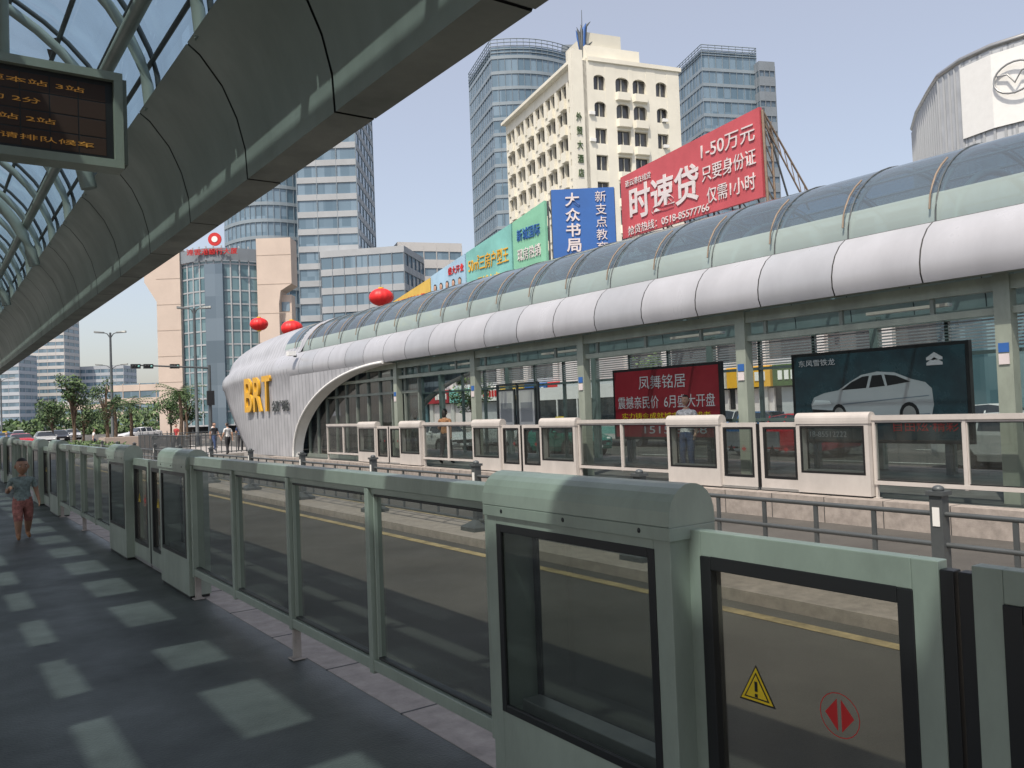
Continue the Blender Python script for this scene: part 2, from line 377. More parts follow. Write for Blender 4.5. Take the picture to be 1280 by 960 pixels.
def barrier(root,M,per,ystart,nper,boxl,doorw,X,mat,glass,dglass,nf,near):
    for c in range(nper):
        y=ystart+c*per
        P=empty('platform_screen_door')
        b=MB('frames',M); gb=MB('glass',M)
        gatebox(b,y-boxl,y,X,mat); gatebox(b,y+doorw,y+doorw+boxl,X,mat)
        h=doorw/2
        leaf(b,y-.02,y+h-.04,X+.085,mat,1); leaf(b,y+h+.04,y+doorw+.02,X+.085,mat,-1)
        for (a,d) in ((y-boxl,y),(y+doorw,y+doorw+boxl)):
            for q in (X+.006,X+.184): gb.quad((q,a+.08,.37),(q,d-.08,.37),(q,d-.08,1.11),(q,a+.08,1.11),glass)
        for (a,d) in ((y+.04,y+h-.10),(y+h+.10,y+doorw-.04)):
            gb.quad((X+.11,a,.22),(X+.11,d,.22),(X+.11,d,1.12),(X+.11,a,1.12),dglass)
            ym=(a+d)/2
            def tri(r,yy,zz,xx,m):
                gb.add([(xx,yy-r*.9,zz-r*.55),(xx,yy+r*.9,zz-r*.55),(xx,yy,zz+r)],[(0,1,2)],m)
            yy=ym+.17; yr=ym-.11
            tri(.075,yy,.72,X+.1090,'black'); tri(.066,yy,.721,X+.1075,'yellow'); tri(.052,yy,.7205,X+.1067,'black'); tri(.044,yy,.7205,X+.1060,'yellow')
            gb.box(X+.1045,X+.1055,yy-.005,yy+.005,.715,.745,'black'); gb.box(X+.1045,X+.1055,yy-.005,yy+.005,.698,.708,'black')
            n=20
            ring=[(X+.1085,yr+.062*math.cos(2*math.pi*q/n),.72+.062*math.sin(2*math.pi*q/n)) for q in range(n)]
            rin=[(X+.1085,yr+.0595*math.cos(2*math.pi*q/n),.72+.0595*math.sin(2*math.pi*q/n)) for q in range(n)]
            gb.loft([ring,rin],'red',True,False)
            for sg in (-1,1):
                gb.add([(X+.1080,yr+sg*.006,.72+.045),(X+.1080,yr+sg*.006,.72-.045),(X+.1080,yr+sg*.045,.72)],[(0,1,2)],'red')
        b.build(P,bevel=.005 if c<2 and near else 0,name='door_frames'); gb.build(P,name='door_glass')
        F=empty('platform_barrier')
        b=MB('f',M); gb=MB('g',M)
        fence(b,gb,y+doorw+boxl+.012,y+per-boxl-.012,X+.03,mat,nf,glass)
        b.build(F,bevel=.004 if c<2 and near else 0,name='rails'); gb.build(F,name='panes')

NEAR=Matrix.Translation((-.55,0,0))
OPP=Matrix(((-1,0,0,14.62),(0,1,0,0),(0,0,1,0),(0,0,0,1)))
st1=empty('bus_station'); station(st1,NEAR,-8.95,44.7,True)
barrier(st1,NEAR,8.72,.2-8.72,6,1.06,1.72,2.50,'paint_green','glass_bar','glass_door',4,True)
st2=empty('bus_station'); station(st2,OPP,-10.9,34.0,False)
barrier(st2,OPP,7.08,8.72-14.16,5,1.30,1.66,2.52,'paint_sunlit','glass_far','glass_far',2,False)
c=MB('columns',NEAR)
for i in range(12):
    y=-8+4.6*i; c.box(-2.45,-2.27,y,y+.18,0,3.25,'paint_green')
c.build(st1)
d=MB('bird_decals',NEAR)
for th,y in ((44,3.1),(34,4.4),(50,6.0),(40,8.6)):
    u,zz=vpt(math.radians(th)); tu=V((-2.15*math.sin(math.radians(th)),0,1.5*math.cos(math.radians(th)))).normalized(); c0=V((u*.985,y,zz-.03))
    for sg in (-1,1):
        ty=V((0,sg,0))
        d.add([c0,c0+ty*.12+tu*.07,c0+ty*.26+tu*.02,c0+ty*.12-tu*.02],[(0,1,2,3)],'black')
    d.add([c0+tu*.09,c0+V((0,.03,0)),c0-tu*.12,c0-V((0,.03,0))],[(0,1,2,3)],'black')
d.build(st1)
c=MB('columns',OPP)
for i in range(8):
    y=1.0+4.6*i
    if y<24.5:
        c.box(2.02,2.22,y-.11,y+.11,0,3.25,'paint_green'); 
    c.box(-2.3,-2.12,y-.09,y+.09,0,3.25,'paint_green')
    for k in range(1,3):
        yy=y+k*1.53; c.box(-2.27,-2.18,yy-.04,yy+.04,0,3.2,'paint_green_d')
c.box(2.05,2.19,-10.9,34,3.0,3.2,'paint_green'); c.box(2.08,2.16,-10.9,34,2.66,2.76,'paint_green')
c.box(-2.25,-2.13,-10.9,34,3.0,3.2,'paint_green'); c.box(-2.23,-2.15,-10.9,34,2.30,2.37,'paint_green_d'); c.box(-2.23,-2.15,-10.9,34,1.05,1.12,'paint_green')
for k in range(9): 
    c.box(-2.24,-2.18,-10.9,26,2.42+k*.065,2.45+k*.065,'paint_sunlit')
c.quad((-2.19,-10.9,.1),(-2.19,34,.1),(-2.19,34,2.3),(-2.19,-10.9,2.3),'glass_back')  # tinted pane added to darken the interior and the street behind
y=-10.2
while y<24:
    c.box(2.09,2.15,y-.03,y+.03,2.76,3.0,'paint_green_d'); y+=1.53
for i in range(5):
    y=5.6+4.6*i; c.box(2.225,2.235,y-.07,y+.07,2.12,2.25,'bbblue'); c.box(2.225,2.24,y-.07,y+.07,1.95,2.10,'offwhite')
    c.box(1.2,1.35,y+1.2,y+2.6,2.95,3.0,'white')
c.build(st2)
gw=MB('glazed_wall',OPP)
y=22.8
while y<32:
    gw.box(1.95,2.05,y-.03,y+.03,0,3.1,'paint_green_d'); y+=.9
gw.box(1.94,2.06,22.8,32,2.2,2.28,'paint_green_d'); gw.box(1.94,2.06,22.8,32,.0,.12,'paint_green_d')
gw.quad((1.99,22.8,.1),(1.99,32,.1),(1.99,32,3.1),(1.99,22.8,3.1),'glass_wall')
gw.build(st2)
hd=MB('end_hood',OPP)
def profile():
    p=[(2.52,0),(2.53,.8),(2.55,1.6),(2.57,2.4),(2.6,3.2)]+PR_out[1:]
    for k in range(2,34): 
        p.append(vpt(math.pi*k/36))
    p+= [(-u,zz) for u,zz in PR_out[::-1]]+[(-2.57,2.4),(-2.55,1.6),(-2.53,.8),(-2.52,0)]
    return p
PRF=profile()
def yend(zz): return 38.7+3.6*math.sin(min(1,zz/4.6)*math.pi/2)
rings=[]
NT=16
for i in range(NT+1):
    t=i/NT; rg=[]
    for u,zz in PRF:
        y=32.2+(yend(zz)-32.2)*t
        rg.append((u*(1-.10*t**5),y,zz*(1-.02*t-.07*t**4)))
    rings.append(rg)
for q in (.9,.6,.3,.0):
    last=rings[NT]; 
    rings.append([(p[0]*q,p[1]+.35*(1-q*q)*(1 if p[2]>.2 else .3),p[2]*(.55+.45*q) if p[2]>2.4 else p[2]) for p in last])
hd.loft(rings,'hoodstripe',False,False,True)
top=[p for p in PRF if p[1]>=4.1]
hd.loft([[(u*1.004,31.2+0.5*(5.6-zz),zz+.012) for u,zz in top],[(u*1.004,32.25,zz+.012) for u,zz in top]],'hoodstripe',False,False,True)
def archz(y): return 3.2*math.sqrt(max(0,1-((y-24.0)/8.2)**2))
for side in (1,-1):
    K=30; vs=[];fs=[]
    for i in range(K+1):
        y=24+8.2*math.sin(math.pi/2*i/K); za=archz(y)
        for j in range(7):
            zz=za+(3.22-za)*j/6; u=2.52+.08*(zz/3.2)
            vs.append((side*u,y,zz))
    for i in range(K):
        for j in range(6):
            a=i*7+j; fs.append((a,a+1,a+8,a+7))
    hd.add(vs,fs,'hoodstripe')
    rim=[]
    for i in range(K+1):
        y=24+8.2*math.sin(math.pi/2*i/K); za=archz(y)
        rim.append([(side*(2.54+.08*za/3.2),y,za),(side*2.2,y-.1,za-.03)])
    hd.loft(rim,'white',False,False,True)
    rim2=[(side*(2.55+.08*archz(24+8.2*math.sin(math.pi/2*i/K))/3.2),24+8.2*math.sin(math.pi/2*i/K),archz(24+8.2*math.sin(math.pi/2*i/K))) for i in range(K+1)]
    hd.tube(rim2,.05,'white',8)
hd.build(st2)
fl=MB('end_floor',OPP); fl.box(-2.5,2.5,34,38.6,GZ,0,'conc'); fl.box(2.66,2.95,31.3,31.6,3.95,4.12,'white'); fl.box(2.6,2.7,31.4,31.5,3.9,4.0,'darksteel'); fl.build(st2)
for ch,yc in (('B',37.15),('R',35.95),('T',34.8)):
    text('brt_letter',ch,1.6,'orange',frame((11.96,yc,2.6),(0,-1,0),(0,0,1)),st2,ext=.05,w=1.0,h=1.5,bold=.02)
text('station_name','会议广场站',.5,'darksteel',frame((12.0,33.35,2.05),(0,-1,0),(0,0,1)),st2,ext=.02,w=1.9,h=.45)

# ------------------------------------------------------------------ overhead display
D=empty('led_display'); d=MB('display_body')
M=frame((.05,5.5,3.42),(1,0,0),(0,0,1))
def ring_frame(b,w,h,t,d0,d1,mat,M):
    b.box(-w,w,h-t,h,d0,d1,mat,M); b.box(-w,w,-h,-h+t,d0,d1,mat,M); b.box(-w,-w+t,-h+t,h-t,d0,d1,mat,M); b.box(w-t,w,-h+t,h-t,d0,d1,mat,M)
ring_frame(d,.985,.29,.05,-.08,.08,'paint_green',M); d.box(-.935,.935,-.24,.24,-.05,.04,'black',M)
d.box(.985,1.01,-.26,.26,-.06,.06,'paint_green_d',M)
for i in range(12):
    for k in range(4): d.box(-.9+i*.15,-.9+i*.15+.143,-.215+k*.108,-.215+k*.108+.10,.04,.042,'leddim',M)
d.build(D,bevel=.012)
d=MB('hanger'); d.tube([(.42,5.5,3.70),(.42,5.5,5.45)],.035,'paint_green'); d.tube([(-.5,5.5,3.70),(-.5,5.5,5.6)],.035,'paint_green'); d.build(D)
for r0,(tx,w0,dx) in enumerate((('K1 开往高铁站方向      距本站 3站',1.6,-.02),('B12 新浦开发区   1站    约 2分',1.3,-.1),('B1  开往海州古城     距本站 2站',1.45,-.1),('欢迎乘坐快速公交   15:42   请排队候车',1.65,0))):
    text('led_row',tx,.09,'led',M@Matrix.Translation((dx,.16-.108*r0,.044)),D,ext=.001,w=w0,h=.032)

# ------------------------------------------------------------------ median railing
P=empty('median_railing'); b=MB('rail')
X=7.1
for i in range(-3,12):
    y=3.8+3.65*i
    b.box(X-.055,X+.055,y-.055,y+.055,GZ+.16,.72,'darksteel'); b.box(X-.075,X+.075,y-.075,y+.075,.72,.755,'darksteel')
    b.ell((X,y,.77),(.05,.05,.035),'darksteel')
    b.loft([[(X+sx*w,y+sy*w,zz) for sx,sy in ((-1,-1),(1,-1),(1,1),(-1,1))] for w,zz in ((.20,GZ+.1),(.20,GZ+.18),(.10,GZ+.25),(.06,GZ+.28))],'darksteel')
    b.box(X-.062,X-.056,y-.03,y+.03,.46,.62,'white')
    for zz in (.56,.30,-.12): b.tube([(X,y,zz),(X,y+3.65,zz)],.024,'darksteel',6)
    for k in range(1,6):
        yy=y+k*3.65/6; b.box(X-.012,X+.012,yy-.02,yy+.02,-.12,.56,'darksteel')
b.build(P)

# ------------------------------------------------------------------ advertising boards
def adboard(y0,y1,X,z0,z1,mat):
    P=empty('advertising_board'); b=MB('panel')
    b.box(X,X+.12,y0,y1,z0,z1,'black'); b.box(X-.006,X,y0+.07,y1-.07,z0+.07,z1-.07,mat)
    for y in (y0+.5,y1-.5): b.box(X+.02,X+.10,y-.05,y+.05,0,z0,'darksteel')
    b.build(P); return P
P=adboard(13.8,17.7,16.0,.62,2.55,'boardred')
fx=lambda y,z,X=15.985: frame((X,y,z),(0,-1,0),(0,0,1))
text('t1','凤舞铭居',.5,'offwhite',fx(15.8,2.15),P,ext=.003,w=1.7,h=.36)
text('t2','震撼亲民价  6月盛大开盘',.3,'offwhite',fx(15.75,1.62),P,ext=.003,w=3.5,h=.34)
text('t3','实力铸金成就城市集大成者',.2,'yellow',fx(15.75,1.25),P,ext=.003,w=3.2,h=.17)
text('t4','1515 8888',.2,'offwhite',fx(15.4,.88),P,ext=.003,w=2.2,h=.2)
P=adboard(7.85,11.75,16.0,.60,2.55,'adteal')
text('t1','东风雪铁龙',.2,'offwhite',fx(11.1,2.33),P,ext=.003,w=.9,h=.14)
text('t2','0518-85512222',.2,'offwhite',fx(11.0,.78),P,ext=.003,w=1.1,h=.12)
text('t3','自由炫·精彩',.2,'red',fx(8.75,.95),P,ext=.003,w=1.3,h=.22)
b=MB('pictured_car'); X=15.985
YC=9.95; K=1.25
def pc(pts,mat,dx): b.add([(X-dx,YC-p*K,1.05+q*K) for p,q in pts],[tuple(range(len(pts)))],mat)
pc([(-1.02,.10),(-1.06,.30),(-1.0,.42),(-.80,.49),(-.52,.53),(-.30,.66),(-.08,.77),(.20,.81),(.50,.78),(.78,.66),(1.0,.60),(1.10,.50),(1.12,.25),(1.08,.08),(-.2,-.02)],'car_silver',0)
pc([(-.46,.53),(-.26,.66),(-.06,.74),(.06,.75),(.0,.55)],'black',.002)
pc([(.05,.55),(.11,.75),(.28,.755),(.33,.57)],'black',.002); pc([(.37,.57),(.33,.755),(.52,.73),(.76,.62)],'black',.002)
pc([(-1.05,.28),(-.98,.38),(-.70,.36),(-.66,.30)],'white',.002); pc([(-1.03,.12),(-1.04,.22),(-.5,.18),(-.45,.08)],'black',.002)
pc([(-.45,.30),(1.05,.40),(1.05,.385),(-.45,.28)],'stoned',.002); pc([(-.3,.03),(1.05,.12),(1.05,.08),(-.3,-.01)],'stoned',.002)
for s0,w0 in ((-.52,.13),(.72,.15)):
    pc([(s0+w0*1.1*math.cos(k*.3927),.10+.2*math.sin(k*.3927)) for k in range(16)],'black',.003); pc([(s0+w0*.75*math.cos(k*.3927),.10+.14*math.sin(k*.3927)) for k in range(16)],'steel',.004)
for k in range(2):
    b.add([(X,8.5+s*.16,2.12+k*.1) for s in (-1,0,1)]+[(X,8.5+s*.16,2.17+k*.1+(.0 if s else .1)) for s in (1,0,-1)],[(0,1,4,5),(1,2,3,4)],'offwhite')
b.build(P)
P=empty('notice_board'); b=MB('board')
for y in (18.6,19.6,20.6): b.box(14.0,14.06,y-.03,y+.03,0,2.3,'darksteel')
b.box(14.0,14.05,18.6,20.6,2.25,2.32,'darksteel')
for y in (18.68,19.68): b.box(13.985,14.03,y,y+.84,.95,2.15,'darksteel'); b.box(13.975,13.985,y+.06,y+.78,1.0,2.1,'white'); b.box(13.97,13.975,y+.14,y+.7,1.2,1.75,'stone')
b.build(P)
P=MB('waiting_bench')
for y in (11.9,): 
    P.box(15.2,15.6,y,y+1.6,.42,.46,'steel'); P.box(15.62,15.66,y,y+1.6,.5,.85,'steel')
    for k in (.2,1.4): P.box(15.25,15.55,y+k,y+k+.05,0,.42,'darksteel')
P.build()

# ------------------------------------------------------------------ people
def person(name,loc,head,h,skin,shirt,pants,shoes,stride=.0,armsw=.0,hs=1.0,sleeve=.55,short=False,hairlong=False,bald=False,elb=(0,0),wide=1.0,bag=1.0):
    R=Matrix.Translation(loc)@Matrix.Rotation(head,4,'Z')@Matrix.Scale(h,4)
    J={};E=[]
    def j(n,p,r): J[n]=(V(p),r)
    hz=.93-(hs-1)*.06; dn=(hs-1)*.09
    j('pel',(0,0,.53-dn),(.082*wide,.062*wide)); j('spi',(0,0,.63-dn),(.078*wide,.058*wide)); j('che',(0,-.005,.74-dn),(.088*wide,.06*wide)); j('nb',(0,.005,.815-dn),(.045,.04)); j('nk',(0,0,.865-dn*.9),(.032,.032)); 
    for s,n in ((1,'r'),(-1,'l')):
        sw=armsw*s; e=elb[0] if s>0 else elb[1]
        j('sh'+n,(s*.105*wide,0,.795-dn),(.043,.04)); j('el'+n,(s*.135*wide,.02-sw*.09,.635-dn),(.029,.029))
        j('wr'+n,(s*.14*wide,-.03-sw*.20-e*.11,.50+e*.13-dn),(.019,.017)); j('ha'+n,(s*.14*wide,-.04-sw*.24-e*.15,.455+e*.16-dn),(.022,.013))
        st=stride*s
        j('hi'+n,(s*.05*wide,0,.49-dn),(.066*bag,.062*bag)); j('kn'+n,(s*.055*wide,-.02+st*.10*1-.01,.275-dn*.5),(.042*bag,.042*bag)); j('an'+n,(s*.058*wide,st*.2+.01,.048+max(0,st)*.04),(.026,.028)); j('to'+n,(s*.065*wide,st*.2-.085,.02),(.026,.018))
        E+=[('che','sh'+n),('sh'+n,'el'+n),('el'+n,'wr'+n),('wr'+n,'ha'+n),('pel','hi'+n),('hi'+n,'kn'+n),('kn'+n,'an'+n),('an'+n,'to'+n)]
    E=[('pel','spi'),('spi','che'),('che','nb'),('nb','nk')]+E
    names=list(J); me=bpy.data.meshes.new('sk'); me.from_pydata([J[n][0] for n in names],[(names.index(a),names.index(b)) for a,b in E],[])
    o=bpy.data.objects.new('sk',me); COL.objects.link(o)
    o.modifiers.new('s','SKIN'); sb=o.modifiers.new('d','SUBSURF'); sb.levels=2
    for i,n in enumerate(names):
        d=me.skin_vertices[0].data[i]; d.radius=J[n][1]; d.use_root=(n=='pel')
    bpy.context.view_layer.update()
    m2=bpy.data.meshes.new_from_object(o.evaluated_get(bpy.context.evaluated_depsgraph_get())); bpy.data.objects.remove(o)
    ml=[skin,shirt,pants,shoes]
    m2.materials.clear()
    for m in ml: m2.materials.append(MATS[m])
    for p in m2.polygons:
        c=p.center; best=None
        for a,b_ in E:
            A=J[a][0];B=J[b_][0]; t=max(0,min(1,(c-A).dot(B-A)/(B-A).length_squared)); dd=(c-(A+(B-A)*t)).length-.6*(J[a][1][0]*(1-t)+J[b_][1][0]*t)
            if best is None or dd<best[0]: best=(dd,a,b_,t)
        _,a,b_,t=best; k=0
        if a in('pel','spi','che') and b_[:2] not in('hi',): k=1 if c.z>.555-dn*1.3 and c.z<.835-dn else (2 if c.z<=.555-dn*1.3 else 0)
        if a=='pel' and b_[:2]=='hi': k=2
        if a[:2]=='sh': k=1 if t<sleeve*1.2 else 0
        if a[:2]=='el': k=1 if sleeve>=1 else 0
        if a[:2]=='hi': k=2
        if a[:2]=='kn': k=2 if (not short or t<.12) else 0
        if a[:2]=='an': k=3
        p.material_index=k; p.use_smooth=True
    m2.transform(R)
    P=empty(name,(0,0,0)); bo=bpy.data.objects.new('body',m2); COL.objects.link(bo); bo.parent=P
    b=MB('head',R); k=hs
    c=V((0,-.012,hz+.005)); 
    vs=[];fs=[];n=20;q=14
    for i in range(q+1):
        ph=math.pi*i/q
        for jx in range(n):
            th=2*math.pi*jx/n
            x=math.sin(ph)*math.cos(th);y=math.sin(ph)*math.sin(th);zz=math.cos(ph)
            tp=1-.28*max(0,-zz)**1.3
            vs.append((c.x+.045*k*x*tp,c.y+(.052*y*(1-.12*max(0,-zz))-.006*max(0,-zz))*k,c.z+.066*k*zz))
    for i in range(q):
        for jx in range(n):
            a=i*n+jx;bb=i*n+(jx+1)%n; fs.append((a,bb,bb+n,a+n))
    fh=[];fk=[]
    for f in fs:
        cc=sum((V(vs[i]) for i in f),V())/4-c
        ish=(cc.z>.036*k or (cc.y>.005*k and cc.z>-.03*k)) and not (bald and cc.z<.04*k)
        (fh if ish else fk).append(f)
    b.add(vs,fk,skin,True); 
    hv=[tuple(c+(V(v)-c)*(1.045 if not short else 1.02)) for v in vs]; b.add(hv,fh,'hair',True)
    fy=c.y-.050*k
    for s in (-1,1):
        b.ell((s*.017*k,fy+.006*k,c.z+.002),(.007*k,.004*k,.0042*k),'white',8,6); b.ell((s*.017*k,fy+.0025*k,c.z+.002),(.0035*k,.002*k,.0035*k),'black',8,6)
        b.box(s*.017*k-.009*k,s*.017*k+.009*k,fy,fy+.006*k,c.z+.012*k,c.z+.0155*k,'hair')
        b.ell((s*.047*k,c.y+.006,c.z-.004),(.006*k,.010*k,.015*k),skin,8,6)
    b.ell((0,fy-.001*k,c.z-.012*k),(.007*k,.010*k,.012*k),skin,8,6)
    b.ell((0,fy+.006*k,c.z-.033*k),(.013*k,.004*k,.0035*k),'cbrown',8,6)
    if hairlong:
        b.ell((0,c.y+.035*k,c.z-.03*k),(.045*k,.03*k,.085*k),'hair')
    for s,nn in ((1,'r'),(-1,'l')):
        H=J['ha'+nn][0]; Wp=J['wr'+nn][0]; d=(H-Wp).normalized(); side=V((0,1,0)) if abs(d.y)<.7 else V((0,0,1))
        side=(side-d*side.dot(d)).normalized()
        for q0,(off,ln) in enumerate(((-.015,.036),(-.005,.042),(.005,.040),(.014,.031))):
            p0=H+side*off; p1=p0+d*ln*.5+V((-s*.003,0,0)); p2=p0+d*ln+V((-s*.012,0,0))
            b.tube([p0-d*.01,p1,p2],[.0062,.0055,.0042],skin,6)
        p0=Wp+(H-Wp)*.5-side*.014; b.tube([p0,p0-side*.016+d*.012,p0-side*.02+d*.03],[.0075,.0065,.005],skin,6)
    b.build(P)
    return P
person('child',(1.19,13.9,0),math.radians(5),1.15,'skinA','cgray','cplaid','cbrown',stride=.45,armsw=.3,hs=1.6,short=True,elb=(.2,1.6),wide=1.15,bag=1.25)
person('woman',(12.95,21.9,0),math.radians(120),1.66,'skinB','cbrown','cdark','cdark',stride=.5,armsw=.4,hairlong=True,elb=(.8,.1))
person('man',(13.3,12.45,0),math.radians(-75),1.74,'skinB','cwhite','cblue','cdark',bald=False,elb=(.2,.2))
person('woman',(13.9,25.5,0),math.radians(150),1.62,'skinB','cwhite','cblue','cdark',stride=.3,armsw=.3,hairlong=True)
person('man',(15.1,20.9,0),math.radians(-60),1.70,'skinB','cblue','cdark','cdark',elb=(.2,.6))
for i,(x,y,sh,pa,hd0) in enumerate(((13.3,45,'cwhite','cdark',200),(14.3,51,'cdark','cblue',20),(13.1,55,'cred','cdark',300),(4.8,66,'cblue','cdark',0),(10.2,66.5,'cwhite','cblue',90),(15.2,49,'cblue','cdark',160),(15.9,57,'cwhite','cdark',60))):
    person('pedestrian',(x,y,GZ+(.13 if 12.3<x<17.2 and y<61 else 0)),math.radians(hd0),1.68,'skinB',sh,pa,'cdark',stride=.5,armsw=.4)

# ------------------------------------------------------------------ cars
def car(x,y,head,col,taxi=False,name='car'):
    M=Matrix.Translation((x,y,GZ))@Matrix.Rotation(head,4,'Z')
    P=empty(name); b=MB('body',M)
    ST=[(-2.22,.42,.62,.62,.62,.5),(-2.15,.28,.72,.72,.80,.7),(-1.5,.22,.86,.86,.86,.8),(-1.0,.22,.93,.95,.88,.80),(-.35,.22,.96,1.38,.89,.62),(.2,.22,.97,1.46,.89,.64),(.9,.22,.98,1.42,.89,.63),(1.45,.22,1.0,1.12,.88,.68),(1.95,.26,1.0,1.02,.84,.76),(2.18,.34,.9,.9,.74,.66),(2.24,.5,.8,.8,.66,.6)]
    rings=[]
    for X,zb,zl,zt,wl,wt in ST:
        half=[(wl*.93,zb),(wl,zb+.18),(wl,zl-.1),(wl*.97,zl),(wt,max(zt-.03,zl)),(wt*.8,zt)]
        rings.append([(X,-a,c) for a,c in half]+[(X,a,c) for a,c in half[::-1]])
    n=12
    for i in range(len(rings)-1):
        for jx in range(n):
            a,c2=jx,(jx+1)%n
            seg=jx if jx<6 else 10-jx
            gl = 3<=i<=6 and (seg==3) 
            if (i==3 or i==6) and seg in(4,5): gl=True
            if i==3 and jx in (4,5,6): gl=True
            if i==6 and jx in (4,5,6): gl=True
            b.add([rings[i][a],rings[i][c2],rings[i+1][c2],rings[i+1][a]],[(0,1,2,3)],'carglass' if gl else 'car_'+col,not gl)
    b.add(rings[0],[tuple(range(n))],'car_'+col); b.add(rings[-1],[tuple(range(n))],'car_'+col)
    for X in (-.36,.30,.95):
        for s in (-1,1):
            b.add([(X-.03,s*.875,.96),(X+.03,s*.875,.96),(X+.03,s*.65,1.40),(X-.03,s*.65,1.40)],[(0,1,2,3)],'car_'+col)
    for s in (-1,1):
        b.ell((-2.12,s*.6,.66),(.08,.17,.07),'white'); b.ell((2.16,s*.6,.8),(.06,.16,.08),'lamp_red'); b.ell((-.75,s*.98,.98),(.07,.09,.06),'car_'+col)
    b.box(-2.24,-2.2,-.4,.4,.45,.58,'black'); b.box(-2.25,-2.21,-.22,.22,.34,.44,'white')
    b.build(P)
    w=MB('wheels',M)
    for X in (-1.38,1.32):
        for s in (-1,1):
            w.tube([(X,s*.70,.31),(X,s*.90,.31)],.315,'tyre',20); w.tube([(X,s*.86,.31),(X,s*.905,.31)],.20,'hub',12)
            w.tube([(X,s*.60,.33),(X,s*.885,.33)],.37,'black',20)
    w.build(P)
    if taxi:
        t=MB('roof_sign',M); t.box(-.1,.1,-.22,.22,1.46,1.58,'yellow'); t.build(P)
H=math.pi/2
car(22.5,9.6,H,'silver'); car(24.6,18.2,-H,'redcar'); car(21.5,27,H,'greencar',True); car(26,38,-H,'whitecar'); car(21,36,H,'whitecar'); car(30,24,-H,'bluecar'); car(31,44,-H,'silver')
car(4.6,92,-H,'redcar'); car(7.4,104,-H,'bluecar',True); car(10.5,98,H,'silver'); car(5.5,118,-H,'whitecar'); car(13.5,112,H,'blackcar'); car(9.0,128,H,'bluecar'); car(35,16,H,'whitecar'); car(36,30,H,'silver'); car(2.4,84,.2,'bluecar',True); car(6.6,78,-H,'redcar')
car(6.2,140,-H,'redcar'); car(12.5,150,H,'whitecar'); car(17,128,H,'silver'); car(20,100,.3,'whitecar'); car(4.0,106,-H,'blackcar')
P=empty('city_bus'); b=MB('body'); x0,x1,y0,y1=27.0,29.5,26,37.5
b.box(x0,x1,y0,y1,GZ+.35,GZ+1.25,'car_whitecar'); b.box(x0,x1,y0,y1,GZ+2.35,GZ+3.0,'car_whitecar'); b.box(x0+.04,x1-.04,y0+.04,y1-.04,GZ+1.25,GZ+2.35,'carglass')
b.box(x0-.004,x0,y0+.3,y1-.3,GZ+.6,GZ+.95,'bbcyan'); b.box(x0+.3,x1-.3,y0+1,y1-3,GZ+3.0,GZ+3.2,'stone')
for k in range(8): b.box(x0-.003,x0+.05,y0+k*1.64,y0+k*1.64+.08,GZ+1.25,GZ+2.35,'car_whitecar')
for y in (y0+2.4,y1-2.8):
    for x in (x0,x1-.3): b.tube([(x-.01,y,GZ+.48),(x+.3,y,GZ+.48)],.48,'tyre',20); b.tube([(x-.02,y,GZ+.48),(x+.32,y,GZ+.48)],.25,'hub',14)
b.build(P)

# ------------------------------------------------------------------ trees / plants
def tree(x,y,h,cr,n=1700,name='tree',z0=GZ):
    rg=random
    P=empty(name); b=MB('trunk')
    b.tube([(x,y,z0),(x+.05,y,z0+h*.3),(x-.05,y+.05,z0+h*.6),(x,y,z0+h*.85)],[h*.028,h*.02,h*.014,h*.005],'bark',8)
    cl=[]
    for i in range(16):
        a=rg.random()*6.28; rr=cr*math.sqrt(rg.random())*.85; zz=z0+h*(.42+.52*rg.random())
        rr*=1-.5*abs((zz-z0)/h-.62)/.4
        c=V((x+rr*math.cos(a),y+rr*math.sin(a),zz)); cl.append((c,cr*(.22+.2*rg.random())))
        b.tube([(x,y,z0+h*(.25+.3*rg.random())),((x+c.x)/2,(y+c.y)/2,c.z-.12*h),c],[h*.009,h*.006,h*.002],'bark',5)
    b.build(P)
    l=MB('foliage')
    for i in range(n):
        c,rr=cl[rg.randrange(len(cl))]
        d=V((rg.gauss(0,1),rg.gauss(0,1),rg.gauss(0,.8))); d=d.normalized()*rr*(rg.random()**.4)*1.1
        p=c+d; s=.10+.10*rg.random(); s*=cr/2.2
        a=V((rg.gauss(0,1),rg.gauss(0,1),rg.gauss(0,1))).normalized(); q=a.orthogonal().normalized()
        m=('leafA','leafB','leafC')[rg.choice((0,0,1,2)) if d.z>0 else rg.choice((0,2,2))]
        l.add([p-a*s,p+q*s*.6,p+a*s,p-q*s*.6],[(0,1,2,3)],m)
    l.build(P)
def palm(x,y,h,name='palm_tree'):
    P=empty(name); b=MB('trunk'); b.tube([(x,y,GZ),(x+.1,y,GZ+h*.5),(x,y,GZ+h)],[.17,.14,.11],'bark',8); b.build(P)
    l=MB('fronds')
    for i in range(26):
        a=i*2.4; el=.9-1.3*(i/26); Ln=1.7+.4*random.random(); pts=[]
        for k in range(9):
            t=k/8; r0=Ln*t; zz=GZ+h+math.sin(el)*r0-.55*t*t*Ln*.6
            pts.append(V((x+math.cos(a)*r0*math.cos(el*.6),y+math.sin(a)*r0*math.cos(el*.6),zz)))
        l.tube(pts,[.02-.0018*k for k in range(9)],'leafB',4)
        sd=V((-math.sin(a),math.cos(a),0))
        for k in range(1,9):
            for s in (-1,1):
                w=.42*(1-.6*k/8); p=pts[k]; f=(pts[k]-pts[k-1]).normalized()
                l.add([p-f*.06,p+f*.06,p+sd*s*w+f*.22+V((0,0,-.16))],[(0,1,2)],'leafA' if i%2 else 'leafC')
    l.build(P)
tree(9.0,67,5.7,1.5,1300); tree(10.9,65.5,5.4,1.2,1000); tree(12.6,88,4.5,1.8,1200); tree(19.5,84,4.5,1.7,1200); tree(11.4,100,5.0,2.0,1200); tree(24,96,5.0,2.2,1200)
